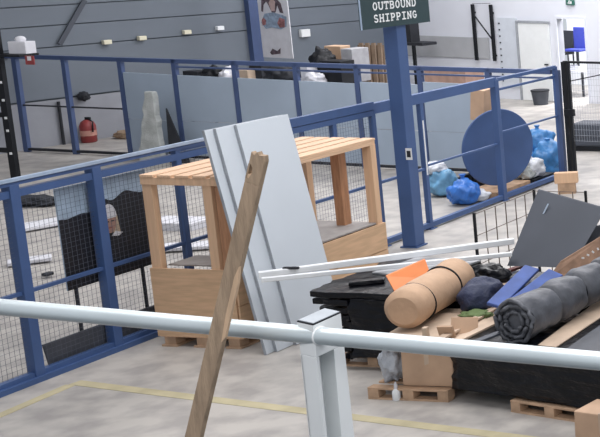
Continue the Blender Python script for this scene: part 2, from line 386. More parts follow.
m = MB(); m.box(XA - .025, XA + .025, 8.9, 18.74, .985, 1.025); m.box(XA - .02, XA + .02, 18.74, 20.84, 1.03, 1.06); m.build('middle_rail', M['blue'], t)
m = MB(); m.box(XA - .04, XA + .04, 9, 22.87, .03, .11); m.box(XA + .0, XA + .09, 9, 14.2, .0, .06); m.build('bottom_rail', M['blue'], t)
m = MB(); m.box(XA - .02, XA + .02, 20.84, 22.87, 1.99, 2.03); m.box(XA - .02, XA + .02, 20.84, 22.87, 1.22, 1.25); m.build('gate_rail', M['blue'], t)
m = MB(); m.box(XA + .038, XA + .043, 20.83, 20.86, 1.25, 1.62); m.build('highlight_strip', M['letter'], t); m = MB(); m.box(XA + .038, XA + .043, 18.72, 18.75, .9, 1.8); m.build('highlight_strip', M['letter'], t)  # thin white strips standing in for highlights on two posts

# ------------------------------------------------------------------ blue column with the sign
cx0, cy0 = -12.53, 17.68
t = thing('steel_column', (cx0, cy0, 0), 'tall blue steel column carrying the green shipping sign', 'column')
MB().box(cx0 - .11, cx0 + .11, cy0 - .11, cy0 + .11, 0.02, ZT).build('shaft', M['blue'], t, bevel=.01)
MB().box(cx0 - .14, cx0 + .14, cy0 - .13, cy0 + .13, 0, .02).build('base_plate', M['blue'], t)
lp = aty(409, 154, cy0 - .11)
m = MB(); m.box(lp.x - .05, lp.x + .05, cy0 - .116, cy0 - .111, lp.z - .09, lp.z + .09, 0); m.box(lp.x - .03, lp.x + .03, cy0 - .119, cy0 - .117, lp.z - .05, lp.z + .05, 1)
m.build('sticker', [M['letter'], M['charcoal']], t)
XS = cx0 + .15
q0, q1 = atx(362, 29, XS), atx(430, 19, XS)
t = thing('hanging_sign', (XS, q0.y, q0.z), 'dark green sign lettered in white on the blue column', 'sign')
zs0 = (q0.z + q1.z) / 2 - .03
MB().box(XS - .03, XS, q0.y, q1.y, zs0, zs0 + .95).build('board', M['signgreen'], t)
MB().box(XS - .005, XS + .008, q0.y - .02, q0.y, zs0, zs0 + .95).build('edge_strip', M['blue_light'], t)
def arc(cx, cy, rx, ry, a0, a1, n=10): return [(cx + rx * math.cos(R(a0 + (a1 - a0) * k / n)), cy + ry * math.sin(R(a0 + (a1 - a0) * k / n))) for k in range(n + 1)]
GLYPH = {
 'O': [arc(.5, .5, .36, .43, 0, 360, 20)],
 'U': [[(.14, .93), (.14, .35)] + arc(.5, .36, .36, .30, 180, 360, 10) + [(.86, .93)], [(.02, .93), (.28, .93)], [(.72, .93), (.98, .93)]],
 'T': [[(.5, .07), (.5, .93)], [(.06, .93), (.94, .93)], [(.3, .07), (.7, .07)], [(.08, .93), (.08, .74)], [(.92, .93), (.92, .74)]],
 'B': [[(.18, .07), (.18, .93)], [(.06, .93), (.55, .93)] + arc(.55, .725, .27, .205, 90, -90, 8) + [(.18, .52)], [(.55, .52)] + arc(.58, .295, .30, .225, 90, -90, 8) + [(.06, .07)]],
 'N': [[(.16, .07), (.16, .93), (.84, .07), (.84, .93)], [(.03, .07), (.3, .07)], [(.7, .93), (.98, .93)]],
 'D': [[(.18, .07), (.18, .93)], [(.06, .93), (.45, .93)] + arc(.45, .5, .41, .43, 90, -90, 12) + [(.06, .07)]],
 'S': [arc(.5, .72, .32, .21, 30, 270, 10) + arc(.5, .28, .34, .22, 90, -150, 10)],
 'H': [[(.16, .07), (.16, .93)], [(.84, .07), (.84, .93)], [(.16, .5), (.84, .5)], [(.03, .07), (.29, .07)], [(.03, .93), (.29, .93)], [(.71, .07), (.97, .07)], [(.71, .93), (.97, .93)]],
 'I': [[(.5, .07), (.5, .93)], [(.15, .93), (.85, .93)], [(.15, .07), (.85, .07)]],
 'P': [[(.2, .07), (.2, .93)], [(.06, .93), (.55, .93)] + arc(.55, .69, .30, .24, 90, -90, 10) + [(.2, .45)], [(.04, .07), (.4, .07)]],
 'G': [arc(.5, .5, .37, .43, 45, 330, 16) + [(.86, .45), (.55, .45)]],
}
def lettering(text, y0, y1, z0, h, parent, X):
    st = (y1 - y0) / len(text); m = MB(); w = h * .17; q = 0
    for i, ch in enumerate(text):
        for line in GLYPH[ch]:
            P_ = [Vector((X + .004, y0 + st * (i + .09 + .82 * u), z0 + h * v)) for u, v in line]
            for a_, b_ in zip(P_[:-1], P_[1:]):
                q += 1; d_ = (b_ - a_).normalized() * w * .25; m.bar(a_ - d_, b_ + d_, w, .004 + .0001 * (q % 7), up=(1, 0, 0))
    return m.build('lettering', M['letter'], parent)
a = atx(373, 20, XS); c = atx(417, 14, XS)
lettering('SHIPPING', a.y, c.y, zs0 + .085, .115, t, XS)
a2 = atx(372, 8, XS)
lettering('OUTBOUND', a.y, c.y, zs0 + .265, .115, t, XS)

# ------------------------------------------------------------------ black mesh gate at right
gp = Vector((-12.74, 22.80, 0)); gd = Vector((1, -.10, 0)).normalized(); gl = 2.6; gh = 2.30
t = thing('mesh_gate', gp, 'black framed wire mesh gate standing open at the right edge', 'gate')
m = MB(); m.bar(gp, gp + Vector((0, 0, gh)), .075, .075, up=gd); m.build('post', M['black'], t)
m = MB()
for a, c in [((0, gh), (gl, gh)), ((gl, .1), (gl, gh)), ((.1, .1), (.1, gh))]:
    m.bar(gp + gd * a[0] + Vector((0, 0, a[1])), gp + gd * c[0] + Vector((0, 0, c[1])), .04, .06, up=(0, 1, 0))
m.build('frame', M['black'], t)
m = MB(); m.bar(gp + gd * .12 + Vector((0, 0, 1.93)), gp + gd * 1.4 + Vector((0, 0, 2.2)), .02, .025, up=(0, 1, 0)); m.build('brace', M['black'], t)
m = MB(); m.box(gp.x - .02, gp.x + .16, gp.y - .08, gp.y + .02, 1.25, 1.38); m.build('latch', M['black'], t)
m = MB()
for k in range(44): p = gp + gd * (.12 + k * (gl - .15) / 44); m.box(p.x - .0015, p.x + .0015, p.y - .0015, p.y + .0015, .75, gh)
for k in range(14): z = .76 + k * .11; m.bar(gp + gd * .1 + Vector((0, 0, z)), gp + gd * gl + Vector((0, 0, z)), .004, .004)
m.build('mesh_panel', mat('gate_wire', (.34, .36, .40), .6), t)

# ------------------------------------------------------------------ wooden crate
X0, X1, Y0c, Y1c, ZC = -12.56, -11.50, 13.04, 15.62, 2.05
t = thing('wooden_crate', ((X0 + X1) / 2, (Y0c + Y1c) / 2, 0), 'long open pine crate with slatted top against the mesh fence', 'crate')
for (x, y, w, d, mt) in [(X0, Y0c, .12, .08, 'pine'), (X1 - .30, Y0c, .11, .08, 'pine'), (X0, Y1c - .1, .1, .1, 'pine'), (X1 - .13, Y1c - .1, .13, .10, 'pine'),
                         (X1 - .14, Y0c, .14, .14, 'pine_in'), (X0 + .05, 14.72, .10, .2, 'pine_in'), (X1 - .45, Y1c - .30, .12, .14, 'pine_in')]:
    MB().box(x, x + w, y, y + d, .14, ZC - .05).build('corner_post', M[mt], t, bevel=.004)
n = 5; g = .05; w = (X1 - X0 - g * (n - 1)) / n
for k in range(n):
    x = X0 + k * (w + g); MB().box(x, x + w, Y0c - .02, Y1c + .01, ZC, ZC + .03).build('top_slat', M['pine_y'], t, bevel=.004)
MB().box(X0 - .004, X1 + .004, Y0c - .012, Y0c + .05, ZC - .09, ZC - .001).build('end_beam', M['pine'], t, bevel=.004)
MB().box(X0 + .01, X1 - .01, Y1c - .06, Y1c + .008, ZC - .08, ZC - .001).build('end_beam', M['pine'], t, bevel=.004)
MB().box(X1 - .05, X1 + .002, Y0c + .06, Y1c - .07, ZC - .06, ZC - .001).build('side_beam', M['pine_y'], t, bevel=.004)
MB().box(X0 - .012, X1 - .02, Y0c - .02, Y0c - .001, .13, .96).build('end_panel', M['ply'], t)
MB().box(X0, X1, Y1c + .001, Y1c + .03, .14, .90).build('end_panel', M['ply'], t)
m = MB()
for (a, c) in [(.13, .52), (.53, .90)]: m.box(X1 + .001, X1 + .022, Y0c - .02, Y1c + .03, a, c)
m.build('side_panel', M['ply'], t)
MB().box(X0 - .03, X0 - .001, Y0c, Y1c, .14, .50).build('side_panel', M['ply'], t)
MB().box(X0, X1, Y0c, Y1c, .115, .139).build('base_board', M['pine_y'], t)
for x in (X0 + .05, (X0 + X1) / 2 - .07, X1 - .19):
    MB().box(x - .03, x + .17, Y0c - .02, Y1c, 0, .022).build('runner', M['pallet'], t)
    for y in (Y0c, 14.0, 15.0, Y1c - .14): MB().box(x, x + .14, y, y + .14, .022, .115).build('block', M['pallet'], t)
MB().box(X0 + .16, X1 - .02, 14.2, 15.55, .905, .925).build('grey_inner_board', mat('offcut_grey', (.33, .31, .30), .6), t)['label'] = 'grey board lying across the inside'
MB().box(X0 + .13, X1 - .31, Y0c + .09, Y0c + .5, .965, .98).build('grey_inner_board', mat('offcut_grey_dark', (.27, .24, .22), .6), t)['label'] = 'grey board lying across the inside'

# ------------------------------------------------------------------ leaning white panels
def lean_panel(x_foot, x_top, ya, yb_, h, label, th=.035):
    m = MB(); p = Vector((x_foot, ya, .0)); q = Vector((x_foot, yb_, .0)); u = Vector((x_top - x_foot, 0, h))
    n = Vector((h, 0, x_foot - x_top)).normalized() * th
    m.prism([p, q, q + u, p + u], n)
    for f in m.bm.faces: f.material_index = 0 if abs(f.calc_center_median().x - 0) >= 0 and f.calc_area() > 1 else 1
    o = m.build('leaning_board', [M['white'], M['white_edge']], bevel=.003); tag(o, label, 'panel', 'tall white panels leaning on the crate'); return o
lean_panel(-11.10, -11.56, 12.86, 13.97, 2.64, 'tall white panel resting on the crate, hindmost and furthest left of the three')
lean_panel(-11.055, -11.515, 12.97, 14.00, 2.645, 'middle one of three tall white panels leaning on the crate')
lean_panel(-11.01, -11.47, 13.22, 14.03, 2.65, 'tall white panel with full face showing, frontmost of the three')

# ------------------------------------------------------------------ posters behind fence A
XP = XA - .09
pts = [atx(57, 205, XP), atx(150, 178, XP), atx(150, 266, XP), atx(68, 290, XP)]
ya, yb_ = pts[3].y, atx(152, 240, XP).y + .02; zb_ = (pts[2].z + pts[3].z) / 2; zt_ = 2.02
t = thing('printed_poster', (XP, ya, zb_), 'large dark outdoor print of a person in white cap behind the mesh fence', 'poster')
def PP(u, v, o=0.0): return Vector((XP + o, ya + (yb_ - ya) * u, zb_ + (zt_ - zb_) * v))
def pol(m, pts, o, mi=0): m.prism([PP(u, v, o) for u, v in pts], (.002, 0, 0), mi)
m = MB(); m.prism([PP(0, 0), PP(1, 0), PP(1, 1), PP(0, 1)], (-.015, 0, 0)); m.build('sheet', M['p_sky'], t)
m = MB(); tree = [(0, 0), (1, 0), (1, .80)]
for k in range(40): u = 1 - (k + 1) / 41; tree.append((u, .70 + .10 * (u > .5) + .05 * noise.noise(Vector((u * 6, 1, 2)))))
tree.append((0, .70)); pol(m, tree, .003); m.build('printed_trees', M['p_dark'], t)
def ell(cu, cv, ru, rv, n=18): return [(cu + ru * math.cos(2 * math.pi * k / n), cv + rv * math.sin(2 * math.pi * k / n)) for k in range(n)]
uc = .035 + (atx(106, 225, XP).y - ya) / (yb_ - ya); fv = (atx(106, 222, XP).z - zb_) / (zt_ - zb_); fu = .075
m = MB()
pol(m, [(uc - .2, 0), (uc - .17, fv - .25), (uc - .05, fv - .13), (uc + .06, fv - .13), (uc + .2, fv - .24), (uc + .24, 0)], .006, 0)
pol(m, [(uc + .03, fv - .14), (uc + .11, fv - .15), (uc + .09, fv + .05), (uc + .05, fv + .10)], .008, 3)
pol(m, ell(uc, fv, fu, .12), .010, 1)
pol(m, [(uc - fu, fv + .03)] + [(uc + fu * 1.1 * math.cos(a_), fv + .045 + .13 * math.sin(a_)) for a_ in [math.pi - k * math.pi / 10 for k in range(11)]] + [(uc + fu, fv + .03)], .012, 2)
pol(m, [(uc + .0, fv - .15), (uc + .05, fv - .11), (uc + .13, fv - .14), (uc + .08, fv - .165)], .013, 2)
pol(m, [(uc - .045, fv + .005), (uc - .01, fv + .005), (uc - .01, fv - .008), (uc - .045, fv - .008)], .013, 0)
pol(m, [(uc + .015, fv + .005), (uc + .045, fv + .005), (uc + .045, fv - .008), (uc + .015, fv - .008)], .013, 0)
pol(m, [(uc - .025, fv - .06), (uc + .025, fv - .06), (uc + .02, fv - .068), (uc - .02, fv - .068)], .013, 4)
m.build('printed_person', [M['p_dark'], M['p_skin'], M['p_white'], M['p_hair'], M['red']], t)
for a in (ya + .1, yb_ - .2): MB().box(XP - .03, XP - .0155, a, a + .04, 0, zb_ + .3).build('stand_leg', M['charcoal'], t)
p0 = atx(47, 346, XP); 
o = MB().prism([Vector((XP, p0.y, .0)), Vector((XP, 14.3, .0)), Vector((XP, 14.3, .34)), Vector((XP, p0.y - .06, .34))], (.02, 0, 0)).build('dark_sheet', M['sheet_dk'])
tag(o, 'low dark grey sheet standing behind the foot of the mesh fence', 'sheet')

# ------------------------------------------------------------------ black rack at far left
P = atz(16, 178, 0); m = MB()
t = thing('storage_rack', P, 'black perforated rack upright at the far left edge', 'rack')
for dx, dy in ((0, 0), (-.9, .1)):
    MB().bar(P + Vector((dx, dy, 0)), P + Vector((dx, dy, 3.6)), .13, .09, up=(0, 1, 0)).build('upright', M['black'], t)
for z in (.55, 1.25, 2.0): MB().bar(P + Vector((0, 0, z)), P + Vector((-.9, .1, z)), .05, .09).build('beam', M['black'], t)
m = MB()
for z in (.5, .95, 1.2, 1.55, 1.9): m.obox(P + Vector((.02, -.05, z)), (.045, .02, .045))
m.build('hole_cover', M['letter'], t)
MB().box(P.x - .9, P.x + .55, P.y - .1, P.y + .3, 2.40, 2.44).build('shelf', M['black'], t)
Q = aty(15, 52, P.y)
b = MB().box(Q.x - .2, Q.x + .17, P.y + .06, P.y + .28, 2.442, 2.68).build('white_box', M['p_white'], bevel=.01); tag(b, 'white box on the shelf of the black rack', 'box')
b = MB().lathe((Q.x - .03, P.y + .17, 2.68), [(.08, 0), (.09, .04), (.07, .08), (.03, .10)]).build('round_tub', M['p_white']); tag(b, 'small rounded pale tub on top of the white box', 'tub')
m = MB(); m.box(Q.x + .32, Q.x + .50, P.y - .12, P.y - .101, 2.26, 2.43); m.build('red_clip', M['red'], t)['label'] = 'small red clip at the shelf end'
m = MB(); m.box(Q.x + .37, Q.x + .45, P.y - .124, P.y - .121, 2.34, 2.42); m.build('clip_label', M['p_white'], t)

# ------------------------------------------------------------------ fire extinguisher
P = wallp(82, 141); P.z = 0; P += wn * .25
t = thing('fire_extinguisher', P, 'red fire extinguisher standing by the low wall at left', 'extinguisher')
MB().lathe(P, [(.12, 0), (.15, .02), (.155, .38), (.12, .47), (.05, .52)]).build('cylinder', M['red'], t)
MB().lathe(P, [(.157, .16), (.157, .28)]).build('label', mat('faded_label', (.5, .25, .2), .6), t)
MB().box(P.x - .03, P.x + .09, P.y - .02, P.y + .02, .52, .58).build('valve', M['black'], t)
MB().tube([P + Vector((.05, 0, .54)), P + Vector((.17, -.03, .48)), P + Vector((.17, -.05, .25))], .015, 8).build('hose', M['black'], t)
P = wallp(113, 138); P.z = 0
b = MB().blob(P + wn * .5 + Vector((0, 0, .08)), (.30, .18, .10), .3, seed=4).build('cloth_bundle', M['lath']); tag(b, 'brown bundle on the floor right of the fire extinguisher', 'bundle')
P = wallp(80, 96)
b = MB().blob(P + wn * .12, (.13, .1, .1), .3, seed=9, flat=False).build('hanging_rag', M['charcoal']); tag(b, 'dark rag hung on the low wall above the extinguisher', 'rag')
# pale crumpled sheet in front of cladding
P = hit(158, 150, BL, bnn) - 0 * bnn; Pz = BL + bdir * (bu(167, 150) + .12) + bnn * .35
m = MB(); pr = []
for k in range(13):
    z = 1.5 * k / 12; a = .34 - .36 * (k / 12) + .05 * noise.noise(Vector((k * .7, 0, 4))); c = .26 - .02 * k / 12 + .05 * noise.noise(Vector((k * .8, 3, 1)))
    pr.append((z, a, c))
pl = [Pz - bdir * a + Vector((0, 0, z)) for z, a, c in pr] + [Pz + bdir * c + Vector((0, 0, z)) for z, a, c in reversed(pr)]
m.prism(pl, bnn * .12); b = m.build('crumpled_sheet', M['stone'], bevel=.02); tag(b, 'tall crumpled pale sheet propped against the back fence panel', 'sheet')
m = MB(); q = Pz + bdir * .36; m.prism([q, q + bdir * .5, q + bdir * .06 + Vector((0, 0, 1.15))], bnn * .03); tag(m.build('black_offcut', M['charcoal']), 'black triangular offcut right of the crumpled pale sheet', 'offcut')

# ------------------------------------------------------------------ things beyond fence B
def beyond(x, y, d): return hit(x, y, BL - bnn * d, bnn)
def base_table(xa, xb, d, ztop, label):
    a = beyond(xa, 70, d); c = beyond(xb, 70, d); t = thing('work_table', (a.x, a.y, 0), label, 'table')
    p = Vector((a.x, a.y, 0)); q = Vector((c.x, c.y, 0)); e = (q - p).normalized(); k = -bnn * .7
    MB().prism([p + Vector((0, 0, ztop - .04)), q + Vector((0, 0, ztop - .04)), q + k + Vector((0, 0, ztop - .04)), p + k + Vector((0, 0, ztop - .04))], (0, 0, .04)).build('tabletop', M['p_white'], t)
    for w_ in (p + e * .05 - bnn * .05, q - e * .05 - bnn * .05, p + k + e * .05 + bnn * .05, q + k - e * .05 + bnn * .05):
        MB().bar(w_, w_ + Vector((0, 0, ztop - .04)), .05, .05, up=(0, 1, 0)).build('leg', M['charcoal'], t)
    return p, q
ztb = 1.30
base_table(183, 232, 2.2, ztb, 'white topped table behind the third cladding panel'); base_table(242, 292, 2.2, ztb, 'white topped table behind the panel below the banner'); base_table(300, 350, 2.2, ztb, 'white topped table behind the fence under the siding end')
def item(kind, x0, x1, y0, y1, d, m_, label, cat, dep=.3, blob=False, zbase=None):
    p = beyond(x0, y1, d); q = beyond(x1, y1, d); top = beyond(x0, y0, d)
    e = (q - p).normalized(); z0 = ztb if zbase is None else zbase; h = top.z - z0; p.z = q.z = z0
    m = MB()
    if blob:
        c = (p + q) / 2 + Vector((0, 0, h * .45)) - bnn * dep / 2
        m.blob(c, ((q - p).length / 2, dep / 2 + .1, h * .55), .35, 2.2, seed=x0); o = m.build(kind, m_)
    else:
        m.prism([p, q, q - bnn * dep, p - bnn * dep], (0, 0, h)); o = m.build(kind, m_, bevel=.01)
    return tag(o, label, cat)
item('tool_case', 183, 198, 71, 76, 2.25, M['charcoal'], 'flat dark case on the table behind the third fence panel', 'case')
item('black_bag', 199, 218, 67, 76, 2.25, M['black'], 'black bag on the table behind the third cladding panel', 'bag', blob=True)
item('white_bag', 219, 231, 67, 76, 2.25, M['p_white'], 'white bag beside the black bag behind the fence', 'bag', blob=True)
item('tan_box', 239, 248, 70, 77, 2.25, M['card_pale'], 'small tan box on the table under the banner', 'box')
item('black_crate', 250, 262, 64, 77, 2.45, M['charcoal'], 'dark crate on the table under the banner', 'crate')
item('dark_bag', 264, 292, 66, 77, 2.3, M['charcoal'], 'large dark bag on the table right of the banner', 'bag', blob=True)
item('dark_coat', 321, 342, 61, 80, 2.3, M['black'], 'heap of dark coats behind the back fence', 'coat', .4)
item('dark_backpack', 309, 328, 49, 78, 2.6, M['black'], 'black backpack left of the dark coats', 'backpack', .3, True)
item('brown_carton', 325, 341, 46, 58, 3.15, M['card'], 'brown carton beside the black backpack behind the fence', 'carton')
item('white_parcel', 301, 308, 66, 77, 2.25, M['p_white'], 'white parcel left of the dark coats behind the fence', 'parcel')
item('crumpled_paper', 304, 322, 73, 79, 2.12, M['p_white'], 'crumpled white paper in front of the dark coats', 'paper', .12, True)
item('pale_wall_block', 342, 353, 49, 66, 3.0, mat('pale_grey_wall_block', (.34, .34, .36), .8), 'large pale block standing in for the low wall between dark coats and wooden slats', 'carton', .5)  # pale block in place of the low wall below the siding
for k in range(4):
    p = beyond(363 + k * 6, 80, 3.5); q = beyond(361 + k * 6.2, 43, 3.8); p.z = 0; 
    m = MB(); m.bar(p, q, .09, .05, up=(0, 1, 0)); tag(m.build('timber_batten', mat('dark_batten', (.20, .14, .095), .7)), ['leftmost', 'second', 'third', 'rightmost'][k] + ' of the upright brown slats behind the back fence', 'slat', 'upright brown slats')
m = MB(); p = beyond(361, 83, 4.0); q = beyond(386, 83, 4.0); p.z = q.z = 0
m.prism([p, q, q + Vector((0, 0, beyond(373, 45, 4.0).z)), p + Vector((0, 0, beyond(361, 45, 4.0).z))], -bnn * .04); tag(m.build('brown_board', mat('dark_brown', (.13, .085, .055), .7)), 'dark brown board behind the upright slats', 'board')
# white shelf & dark bracket near column
t = thing('shelf_unit', WC + bd * .2 + bn * 1.2, 'narrow dark shelf with black legs showing right of the blue column', 'shelf')
a_, c_ = [(hit(x, 43, WC + bn * 1.2, bn) - WC).dot(bd) for x in (394, 422)]; zz = hit(405, 43, WC + bn * 1.0, bn).z
m = MB(); bw(m, a_, c_, zz - .04, zz + .04, .5, 1.2, 0); m.build('shelf_top', M['charcoal'], t)
for u in (a_ + .1, c_ - .38): m = MB(); bw(m, u, u + .07, 0, zz - .04, .07, 1.2); m.build('leg', M['black'], t)
zz2 = hit(408, 38, WC + bn * 1.0, bn).z
m = MB(); bw(m, (hit(404, 40, WC + bn * 1.1, bn) - WC).dot(bd), (hit(411, 40, WC + bn * 1.1, bn) - WC).dot(bd), zz + .04, zz + .62, .3, 1.1); tag(m.build('black_case', M['charcoal']), 'tall black case on the shelf behind the blue column', 'case')
# brown box on floor right (450-487,68-82)
item('long_carton', 425, 466, 70, 84, 2.6, mat('reddish_carton', (.40, .25, .19), .8, var=.12), 'long low reddish carton beyond the gate end of the back fence', 'carton', .6, zbase=1.2)
b = item('carton_plinth', 428, 465, 82, 100, 2.7, M['plinth'], 'pale grey plinth under the long reddish carton', 'plinth', .5, zbase=0); 
for v in b.data.vertices:
    if v.co.z > .1: v.co.z = 1.2
P = atz(541, 104.5, 0)
t = thing('waste_bin', P, 'dark grey waste bin in front of the white back door', 'bin')
MB().lathe(P, [(.18, 0), (.23, .38)], 20).build('body', M['sheet_dk'], t); MB().lathe(P, [(.24, .37), (.24, .41)], 20).build('rim', M['charcoal'], t)
# rack frame against back wall
a0, a1 = [(hit(x, 62, WC + bn * .12, bn) - WC).dot(bd) for x in (476, 494)]
t = thing('rack_frame', WC + bd * a0 + bn * .5, 'tall narrow black rack end frame against the white back wall', 'rack')
for u in (a0, a1): m = MB(); bw(m, u - .035, u + .035, 1.08, 2.66, .07, .12); m.build('upright', M['black'], t)
for u in (a0, a1):
    for z in (1.2, 2.4): m = MB(); bw(m, u - .02, u + .02, z, z + .05, .05, .05); m.build('wall_bracket', M['charcoal'], t)
m = MB(); A = WC + bd * a0 + bn * .09; B_ = WC + bd * a1 + bn * .09
m.bar(A + Vector((0, 0, 2.4)), B_ + Vector((0, 0, 1.65)), .025, .03, up=bn); m.bar(A + Vector((0, 0, 2.68)), B_ + Vector((0, 0, 2.7)), .012, .015, up=bn); m.build('brace', M['charcoal'], t)
# office chairs stacked behind doorway
Pt = hit(571, 50, WC - bn * 1.3, bn); Pt.z = 0
t = thing('office_table', Pt, 'white table inside the bright doorway under the chairs', 'table')
e = bd
def ob(m, c, s): m.obox(c, s, (0, 0, math.atan2(bd.y, bd.x)))
m = MB(); ob(m, Pt + Vector((0, 0, .73)), (1.3, .7, .04)); m.build('tabletop', M['p_white'], t)
for sx in (-.6, .6):
    for sy in (-.3, .3): m = MB(); ob(m, Pt + bd * sx + bn * sy + Vector((0, 0, .355)), (.05, .05, .71)); m.build('leg', M['charcoal'], t)
def chair(c, mt, label):
    k_ = 1.25 if 'royal' in label else 1.0
    t = thing('office_chair', c, label, 'chair')
    m = MB(); ob(m, c + Vector((0, 0, .45)), (.42 * k_, .42, .07)); m.build('seat', mt, t, bevel=.02)
    m = MB(); ob(m, c - bn * .2 + Vector((0, 0, .78)), (.42 * k_, .05, .62)); m.build('backrest', mt, t, bevel=.02)
    for sx in (-.18, .18):
        for sy in (-.18, .18): m = MB(); ob(m, c + bd * sx + bn * sy + Vector((0, 0, .21)), (.03, .03, .42)); m.build('leg', M['charcoal'], t)
chair(Pt - bd * .27 + Vector((0, 0, .75)), M['charcoal'], 'black chair on the table seen through the bright doorway')
chair(Pt + bd * .22 + Vector((0, 0, .86)), mat('royal_blue_fabric', (.03, .045, .30), .7), 'royal blue chair on a carton seen through the bright doorway')
m = MB(); ob(m, Pt + bd * .22 + Vector((0, 0, .805)), (.5, .5, .11)); tag(m.build('white_carton', M['p_white']), 'white carton under the royal blue chair in the doorway', 'carton')
# grey trough at right edge behind gate
P = atz(588, 151, 0)
t = thing('metal_trough', P, 'grey metal roll container on the floor behind the black gate', 'container')
MB().box(P.x - .32, P.x + 1.6, P.y - .05, P.y + .45, .10, .62).build('body', M['sheet'], t, bevel=.05)
MB().box(P.x - .3, P.x + 1.55, P.y - .02, P.y + .42, 0, .10).build('skid', M['black'], t)
MB().box(P.x - .30, P.x + 1.58, P.y - .07, P.y - .05, .30, .36).build('flange', M['sheet_dk'], t)

# ------------------------------------------------------------------ blue disc, bags

Cd = Vector((-13.37, 21.45, .86)); ang = R(65); rr = .70
dv = Vector((math.cos(ang), math.sin(ang), 0)); nv = Vector((dv.y, -dv.x, 0))
t = thing('round_disc', (Cd.x, Cd.y, .12), 'large blue round disc leaning on the inside of the mesh fence', 'disc')
m = MB(); m.tube([Cd - nv * .02, Cd + nv * .02], rr, 64); m.build('plate', M['blue'], t)
m = MB(); m.ring(Cd, nv, rr - .01, .022, 64); m.build('rim', M['blue'], t)
b = MB().box(-13.75, -13.12, 20.9, 22.0, 0, .13).build('wooden_skid', M['pallet']); tag(b, 'low wooden skid under the large blue disc', 'skid')
def bagthing(name, c, rad, mt, label, cat='bag', amp=.3, seed=1, fr=2.2, power=1.0, neck=True):
    c = Vector(c); t = thing(name, (c.x, c.y, c.z - rad[2] * .8), label, cat)
    MB().blob(c, rad, amp, fr, seed, power=power).build('body', mt, t)
    k = c + Vector((0, 0, rad[2] * .8))
    if neck: MB().lathe(k, [(rad[0] * .22, 0), (.03, .08), (.06, .13)], 10).build('tied_neck', mt, t)
    return t
P = atz(443, 196, 0); bagthing('plastic_ball_bag', (P.x - .02, P.y + .06, .25), (.27, .26, .28), M['bag_cyan'], 'pale cyan and white plastic bag behind the fence, left of bright blue one', seed=3)
b = MB().blob((P.x - .12, P.y + .0, .52), (.2, .2, .12), .25, seed=11, flat=False).build('white_wrap', M['bag_white']); tag(b, 'white crumpled wrap on top of the cyan bag', 'wrap')
P = atz(463, 205, 0); bagthing('plastic_ball_bag', (P.x, P.y + .05, .22), (.25, .25, .25), M['ball_blue'], 'bright blue plastic bag on the floor in front of the disc', seed=5)
P = atz(486, 200, 0); b = MB().blob((P.x - .12, P.y - .12, .11), (.25, .18, .12), .25, seed=8).build('paper_bundle', M['bag_white']); tag(b, 'flat white bundle between the bright blue bag and the fence post', 'bundle')
b = MB()
for k in range(12): b.box(-14.85 + k * .09, -14.79 + k * .09, 21.38, 22.25, .02, .03 + k * .035)
tag(b.build('black_grating', M['black']), 'black slatted grating behind the blue disc', 'grating')
for (x, y, Y, rad, mt, lab, sd) in [
    (538, 143, 23.75, (.37, .28, .30), 'bag_blue', 'upper blue plastic bag behind the disc near the corner post', 21),
    (522, 162, 23.48, (.27, .26, .30), 'bag_blue', 'lower blue plastic bag right behind the disc', 22),
    (549, 162, 23.42, (.30, .26, .34), 'bag_blue', 'blue plastic bag beside the corner post, right of the lower one', 23)]:
    c = aty(x, y, Y); c.z = max(c.z, rad[2] * .82) if sd > 21 else c.z; bagthing('plastic_bag', c, rad, M[mt], lab, amp=.3, seed=sd, fr=2.0)
c = atx(531, 178, -13.30); bagthing('white_plastic_bag', (c.x, c.y, .30), (.25, .25, .2), M['bag_white'], 'white plastic bag in front of the blue bags', seed=31)
c = atx(519, 182, -13.26); bagthing('white_plastic_bag', (c.x, c.y + .28, .25), (.15, .17, .14), M['stone'], 'small greyish bag at the right edge of the disc', seed=32)
m = MB(); m.box(-13.6, -13.06, 22.03, 22.76, .0, .13); tag(m.build('black_skid', M['black']), 'black skid under the white and greyish bags', 'skid')
a = atz(553, 190, .08)
b = MB().obox((a.x + .22, a.y + .1, .30), (.40, .14, .2), (0, 0, R(20))).build('timber_block', M['pine'], bevel=.01); tag(b, 'short pale timber block beside the corner post', 'block')
b = MB().obox((a.x + .22, a.y + .1, .10), (.3, .12, .2), (0, 0, R(20))).build('timber_offcut', M['pallet']); tag(b, 'small offcut under the pale timber block', 'block')
c = aty(481, 104, 22.2); z0_ = c.z
b = MB().box(c.x - .1, c.x + .1, 22.3, 22.4, 0, z0_ - .3).build('stack_post', M['clad']); tag(b, 'pale stand under the brown carton behind the disc', 'stand')
b = MB().obox((c.x, c.y, z0_), (.27, .25, .6), (R(4), R(8), 0)).build('brown_carton', M['card']); tag(b, 'brown carton standing above the left edge of the blue disc', 'carton')

# ------------------------------------------------------------------ loose white sheets in the enclosure
for i, (x, y, w_, d_) in enumerate([(178, 226, .9, .5), (185, 248, .8, .4), (30, 262, .5, .3), (47, 225, .8, .5), (48, 276, .12, .08)]):
    P = atz(x, y, .02)
    if P.x > XA - .8: P.x = XA - 1.0
    b = MB().obox(P + Vector((0, 0, .03)), (w_, d_, .05 if i else .16), (0, 0, .4 * i)).build('white_packet', M['p_white'] if i < 4 else M['charcoal'], bevel=.01)
    tag(b, ['thick white packet on the enclosure floor seen through the crate', 'thin white packet in front of the thick one, seen through the crate', 'white sheet on the floor behind the leftmost mesh bay', 'wide white sheet left of the printed poster', 'tiny dark scrap on the floor left of the poster'][i], 'packet')
P = atz(35, 205, .0); b = MB().blob((P.x, P.y, .08), (.5, .2, .1), .3, seed=44).build('dark_bundle', M['charcoal']); tag(b, 'flat dark bundle on the floor behind the upper left mesh', 'bundle')

